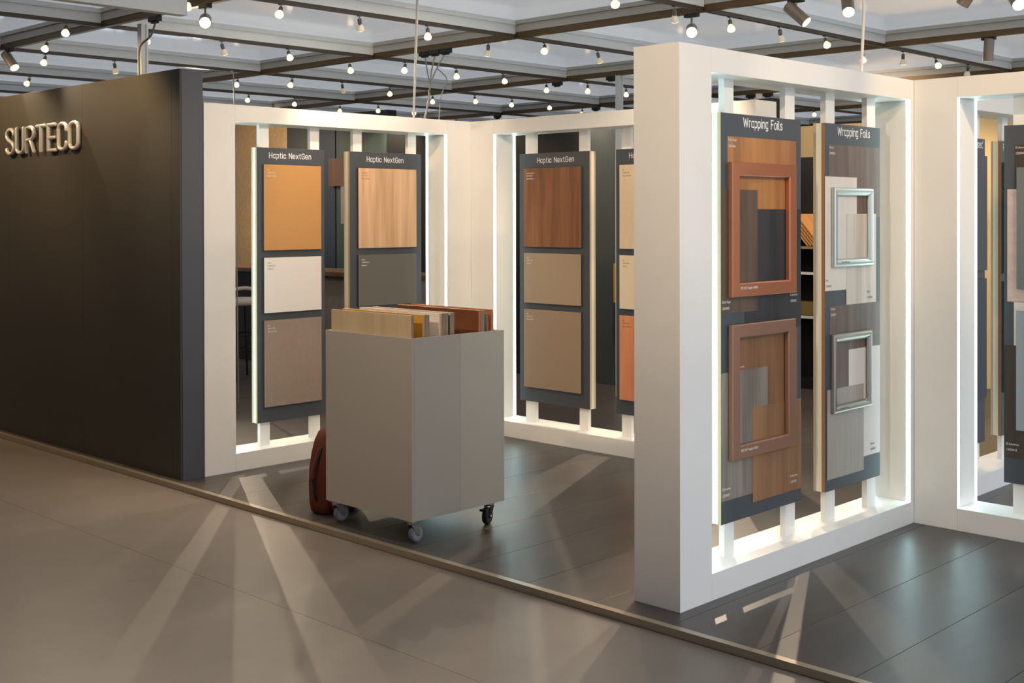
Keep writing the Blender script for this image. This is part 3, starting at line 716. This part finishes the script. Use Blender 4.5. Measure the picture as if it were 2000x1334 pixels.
# ------------------------------------------------------------------ reflector lamps under the grid
LIGHTS = []
def spot(parent, loc, d, energy, size, blend=0.6, rad=0.013, col=None):
    ld = bpy.data.lights.new('spot', 'SPOT'); ld.energy = energy; ld.color = col or WARM; ld.spot_size = math.radians(size); ld.spot_blend = blend; ld.shadow_soft_size = rad
    o = bpy.data.objects.new('spot_light', ld); COL.objects.link(o); o.parent = parent
    o.location = loc; o.rotation_euler = Vector(d).to_track_quat('-Z', 'Y').to_euler()
    return o
bm = bmesh.new(); lathe(bm, [(0.012, 0), (0.0135, -0.004), (0.0135, -0.035), (0.011, -0.038)], n=12); SOCKM = bpy.data.meshes.new('socket'); bm.to_mesh(SOCKM); bm.free(); SOCKM.materials.append(SOCK)
bm = bmesh.new(); lathe(bm, [(0.010, -0.036), (0.014, -0.042), (0.024, -0.062), (0.027, -0.074), (0.0255, -0.079)], n=16); BULBM = bpy.data.meshes.new('bulb'); bm.to_mesh(BULBM); bm.free(); BULBM.materials.append(BULB)
bm = bmesh.new(); lathe(bm, [(0.0254, -0.0792), (0.021, -0.0835), (0.012, -0.086), (0.002, -0.0868)], n=16); FACEM = bpy.data.meshes.new('bulb_face'); bm.to_mesh(FACEM); bm.free(); FACEM.materials.append(BULBF)
BULBMD = BULBM.copy(); BULBMD.materials.clear(); BULBMD.materials.append(BULBD)
for me in (SOCKM, BULBM, FACEM, BULBMD):
    for p in me.polygons: p.use_smooth = True
bm = bmesh.new(); tube(bm, [(0, 0, 0), (0, 0, -0.022)], 0.003, 6); bx(bm, (-0.012, -0.012, -0.003), (0.012, 0.012, 0.002)); STEMM = bpy.data.meshes.new('stem'); bm.to_mesh(STEMM); bm.free(); STEMM.materials.append(SOCK)
def lamp(x, y, aim, label, z=2.957, energy=None, size=95, lit=1, light_aim=None, col=None):
    root = tag(empty('reflector_lamp', (x, y, z)), label, 'lamp', None)
    link('stem', STEMM, None, root)
    q = (-Vector(aim).normalized()).to_track_quat('Z', 'Y').to_euler()
    so = link('socket', SOCKM, None, root, (0, 0, -0.02), q)
    bu = link('bulb', BULBM if lit else BULBMD, None, root, (0, 0, -0.02), q)
    link('bulb_face', FACEM, None, bu)
    spot(root, Vector((0, 0, -0.02)) + Vector(aim).normalized()*0.095, light_aim or aim, LAMP_W if energy is None else energy, size, col=col)
    return root
TOWARD = Vector((-0.45, -0.45, -0.75))
AWAY = Vector((0.45, 0.30, -0.80))
def aim(b):
    j = Vector((random.uniform(-.22, .22), random.uniform(-.22, .22), 0))
    return (TOWARD if b else AWAY) + j
LAMPS = [  # x, y, lit towards the viewer, label
 (4.041, 8.70, 1, 'reflector lamp on the near track left of the post over the dark wall'),
 (3.776, 7.846, 1, 'reflector lamp hanging in front of the bronze track at upper left'),
 (4.379, 9.458, 1, 'lit reflector lamp right of the grey cylinder spotlight over the dark wall'),
 (4.981, 11.081, 1, 'lit reflector lamp lowest above the dark wall at left'),
 (4.968, 9.458, 0, 'reflector lamp turned away, left of the post over the dark wall'),
 (4.382, 7.846, 1, 'lit reflector lamp right beside the post over the dark wall'),
 (4.0, 6.66, 1, 'reflector lamp just right of the hanging white fascia'),
 (4.359, 6.223, 1, 'bright reflector lamp right of the glowing spotlight near the top edge'),
 (4.963, 6.223, 0, 'tilted reflector lamp turned away under the top beam, left of the white cable'),
 (4.97, 7.846, 0, 'reflector lamp turned away below the glowing spotlight at left'),
 (5.561, 7.846, 1, 'lit reflector lamp above the left beam crossing'),
 (6.409, 8.167, 1, 'reflector lamp in front of the bronze track left of the white cable'),
 (6.409, 9.85, 1, 'reflector lamp near the end of the dark wall top, on the bronze track'),
 (6.748, 9.458, 1, 'lit reflector lamp below the left beam crossing'),
 (7.328, 9.458, 0, 'small reflector lamp turned away above the back left stand'),
 (6.745, 7.846, 1, 'lit reflector lamp just left of the white cable'),
 (7.348, 11.081, 1, 'lit reflector lamp first above the left end of the back left stand'),
 (7.939, 11.081, 1, 'second lit lamp just above the back left stand'),
 (7.928, 9.458, 1, 'lit reflector lamp before the brown beam above the back left stand'),
 (8.778, 11.37, 1, 'third lit lamp just above the back left stand'),
 (9.113, 11.081, 1, 'tilted lit lamp low above the middle of the back left stand'),
 (5.549, 6.223, 1, 'bright reflector lamp right of the white cable, up high'),
 (6.409, 6.51, 0, 'reflector lamp turned away in front of the track right of the white cable'),
 (6.716, 6.223, 1, 'bright reflector lamp in the middle of the ceiling, left of one turned away'),
 (7.321, 6.223, 0, 'reflector lamp turned away left of the tall white pillar'),
 (5.51, 4.566, 1, 'lit reflector lamp cut by the top edge above the beam crossing'),
 (7.329, 7.846, 1, 'lit reflector lamp right of the thin grey cable'),
 (7.913, 7.846, 1, 'lit reflector lamp before the middle brown beam'),
 (8.778, 8.114, 1, 'lit reflector lamp on the track left of a black adaptor'),
 (9.084, 7.846, 1, 'lit reflector lamp right of a black adaptor near the pillar'),
 (9.676, 7.846, 1, 'lit reflector lamp right of the post beside the pillar'),
 (8.778, 9.766, 1, 'lit reflector lamp between the grey cables over the back left stand'),
 (9.103, 9.458, 1, 'tilted lit lamp above the back corner'),
 (9.675, 9.458, 1, 'lit reflector lamp left of the yellow lit beam'),
 (10.274, 9.458, 1, 'lit reflector lamp on the yellow lit beam'),
 (11.159, 9.724, 1, 'lit reflector lamp lowest above the back right stand'),
 (9.668, 11.081, 1, 'lit reflector lamp at the foot of the white slanting cable'),
 (11.159, 11.95, 1, 'small lit lamp left of the white back corner'),
 (6.103, 4.566, 0, 'reflector lamp turned away, left of the glowing spotlight over the pillar'),
 (6.698, 4.566, 1, 'tilted reflector lamp right of the glowing spotlight over the pillar'),
 (7.294, 4.566, 0, 'reflector lamp turned away above the middle of the nearest stand'),
 (7.895, 4.566, 1, 'lit reflector lamp above the nearest stand, left of the white cable'),
 (8.778, 4.752, 1, 'lit reflector lamp right behind the white cable over the nearest stand'),
 (9.087, 4.566, 0, 'reflector lamp turned away right of the white cable'),
 (9.659, 4.566, 1, 'pale reflector lamp above the inner corner of the two right stands'),
 (10.271, 4.566, 0, 'small reflector lamp lowest above the rightmost stand'),
 (13.3, 7.846, 1, 'warm lit lamp seen through the top of the nearest stand'),
]
STRONG = {13: (140, (3.8, 6.0, 0)), 41: (200, (4.5, 2.8, 0)), 39: (160, (4.6, 2.4, 0)), 22: (5, None), 23: (12, None), 24: (12, None), 0: (70, None), 1: (60, None)}
for k in (40, 42, 43, 44, 45): STRONG[k] = (80, None)
for k, (x, y, b_, lab) in enumerate(LAMPS):
    far = x > 6.6 and y > 7.4 and k % 3 != 0
    en, tgt = STRONG.get(k, (None, None))
    la = None
    if tgt: la = Vector(tgt)-Vector((x, y, 2.86))
    elif far: la = Vector((0.5, random.uniform(-.4, .4), -0.8))
    lamp(x, y, aim(b_), lab, z=3.02 if k == 6 else 2.957, energy=en or None, lit=b_, light_aim=la, size=42 if tgt else 95)
for x, y, en, tgt, lab in ((6.748, 11.081, 230, (3.3, 4.6, 0), 'lamp hidden behind the dark wall end, shining through the back left stand'),
        (8.778, 6.52, 330, (4.8, 4.8, 0), 'lamp hidden behind the tall pillar, shining through the back right stand'),
        (7.348, 12.71, 100, (9.3, 13.4, 1.2), 'unseen lamp added to light the cladding behind the bar, left one'),  # this lamp and the next are unseen, put in to brighten the cladding
        (7.939, 12.71, 60, (9.3, 12.4, 1.2), 'unseen lamp added to light the cladding behind the bar, right one'),
        (9.68, 6.223, 60, (11.6, 6.2, 1.8), 'unseen lamp added to light the cream wall behind the nearest stand')):  # put in out of sight for more light on the cream wall
    v = Vector(tgt)-Vector((x, y, 2.86))
    lamp(x, y, aim(1) if en > 200 else v, lab, energy=en, light_aim=v, size=60 if en > 200 else 110)
# the same rows go on above the frame and light the stands from the front
for x, y, a, en, lab in ((4.38, 1.31, (0.1, 0.75, -0.28), 34, 'first lamp of the nearest row above the picture'),
        (4.97, 1.31, (0.25, 0.75, -0.28), 26, 'second lamp of the nearest row above the picture'),
        (5.56, 1.31, (0.5, 0.75, -0.35), 60, 'third lamp of the nearest row above the picture'),
        (4.38, 4.566, (0.2, 0.75, -0.6), 60, 'first lamp of the middle row above the picture'),
        (4.97, 4.566, (0.25, 0.75, -0.6), 50, 'second lamp of the middle row above the picture')):
    lamp(x, y, a, lab, energy=en, size=62 if y < 2 else 95, col=(1.0, 0.70, 0.40) if x > 5.5 else None)
for x, y, lab in ((3.18, 7.846, 'lamp left of the picture over the aisle, nearest to the dark wall end'), (3.18, 9.458, 'lamp left of the picture over the aisle, second from the dark wall end'), (3.18, 11.081, 'lamp left of the picture over the aisle, third from the dark wall end')):
    lamp(x, y, (0.55, 0.05, -0.6), lab, energy=60, size=110, col=(1.0, 0.66, 0.30))

# cylinder spotlights on the near tracks
def track_spot(x, y, a, label, energy, size=45, z=2.957, L=0.165, r=0.036, drop=0.085, blend=0.5, col=None):
    root = tag(empty('track_spotlight', (x, y, z)), label, 'spotlight', None)
    a = Vector(a).normalized()
    box('adaptor', (-0.018, -0.05, -0.022), (0.018, 0.05, 0), BLACK, root, 0.002)
    bm = bmesh.new(); tube(bm, [(0, 0, -0.02), (0, 0, -drop)], 0.007, 8); bm_done('stem', bm, SPOTB, root)
    c = Vector((0, 0, -drop))
    bm = bmesh.new(); lathe(bm, [(r*0.9, -L*0.45), (r, -L*0.43), (r, L*0.55), (r*0.93, L*0.55), (r*0.90, L*0.49)], c, a, 24)
    bo = bm_done('lamp_body', bm, SPOTB, root, smooth=False)
    bm = bmesh.new(); lathe(bm, [(r*0.88, L*0.492), (r*0.6, L*0.50), (0.001, L*0.503)], c, a, 20); bm_done('lens', bm, LENS, root)
    spot(root, c+a*(L*0.6), a, energy, size, blend, 0.03, col)
track_spot(4.041, 6.56, (-0.53, -0.83, -0.30), 'glowing spotlight on the near track right of the white fascia', 30, 60, drop=0.095)
track_spot(6.409, 4.66, (-0.80, -0.58, -0.30), 'glowing spotlight above the tall white pillar', 30, 60, drop=0.105)
track_spot(6.409, 3.56, (-0.62, -0.40, -0.66), 'glowing spotlight left of the white cable over the nearest stand', 30, 60, drop=0.07)
track_spot(6.409, 2.60, (-0.6, -0.5, -0.6), 'glowing spotlight cut by the right edge', 30, 60, drop=0.15)
track_spot(4.041, 9.34, (0.15, -0.70, -0.72), 'grey cylinder spotlight tilted down over the dark wall', 40)
track_spot(6.409, 3.90, (0.1, -0.72, -0.66), 'grey cylinder spotlight tilted down above the nearest stand', 60)
track_spot(8.778, 3.75, (0.05, 0.1, -1.0), 'grey cylinder spotlight pointing down above the rightmost stand', 60)
track_spot(6.409, 2.83, (0.1, 0.6, -0.75), 'grey cylinder spotlight cut by the top edge at right', 60)
track_spot(1.67, 2.4, (0.75, 0.18, -0.24), 'aisle spotlight above the picture, lighting the pillar end', 150, 72, blend=1.0)
track_spot(1.67, 4.6, (0.75, 0.1, -0.5), 'unseen spotlight added above the aisle to light the cart', 110, 60, blend=1.0)  # out-of-view spotlight added for more light on the cart
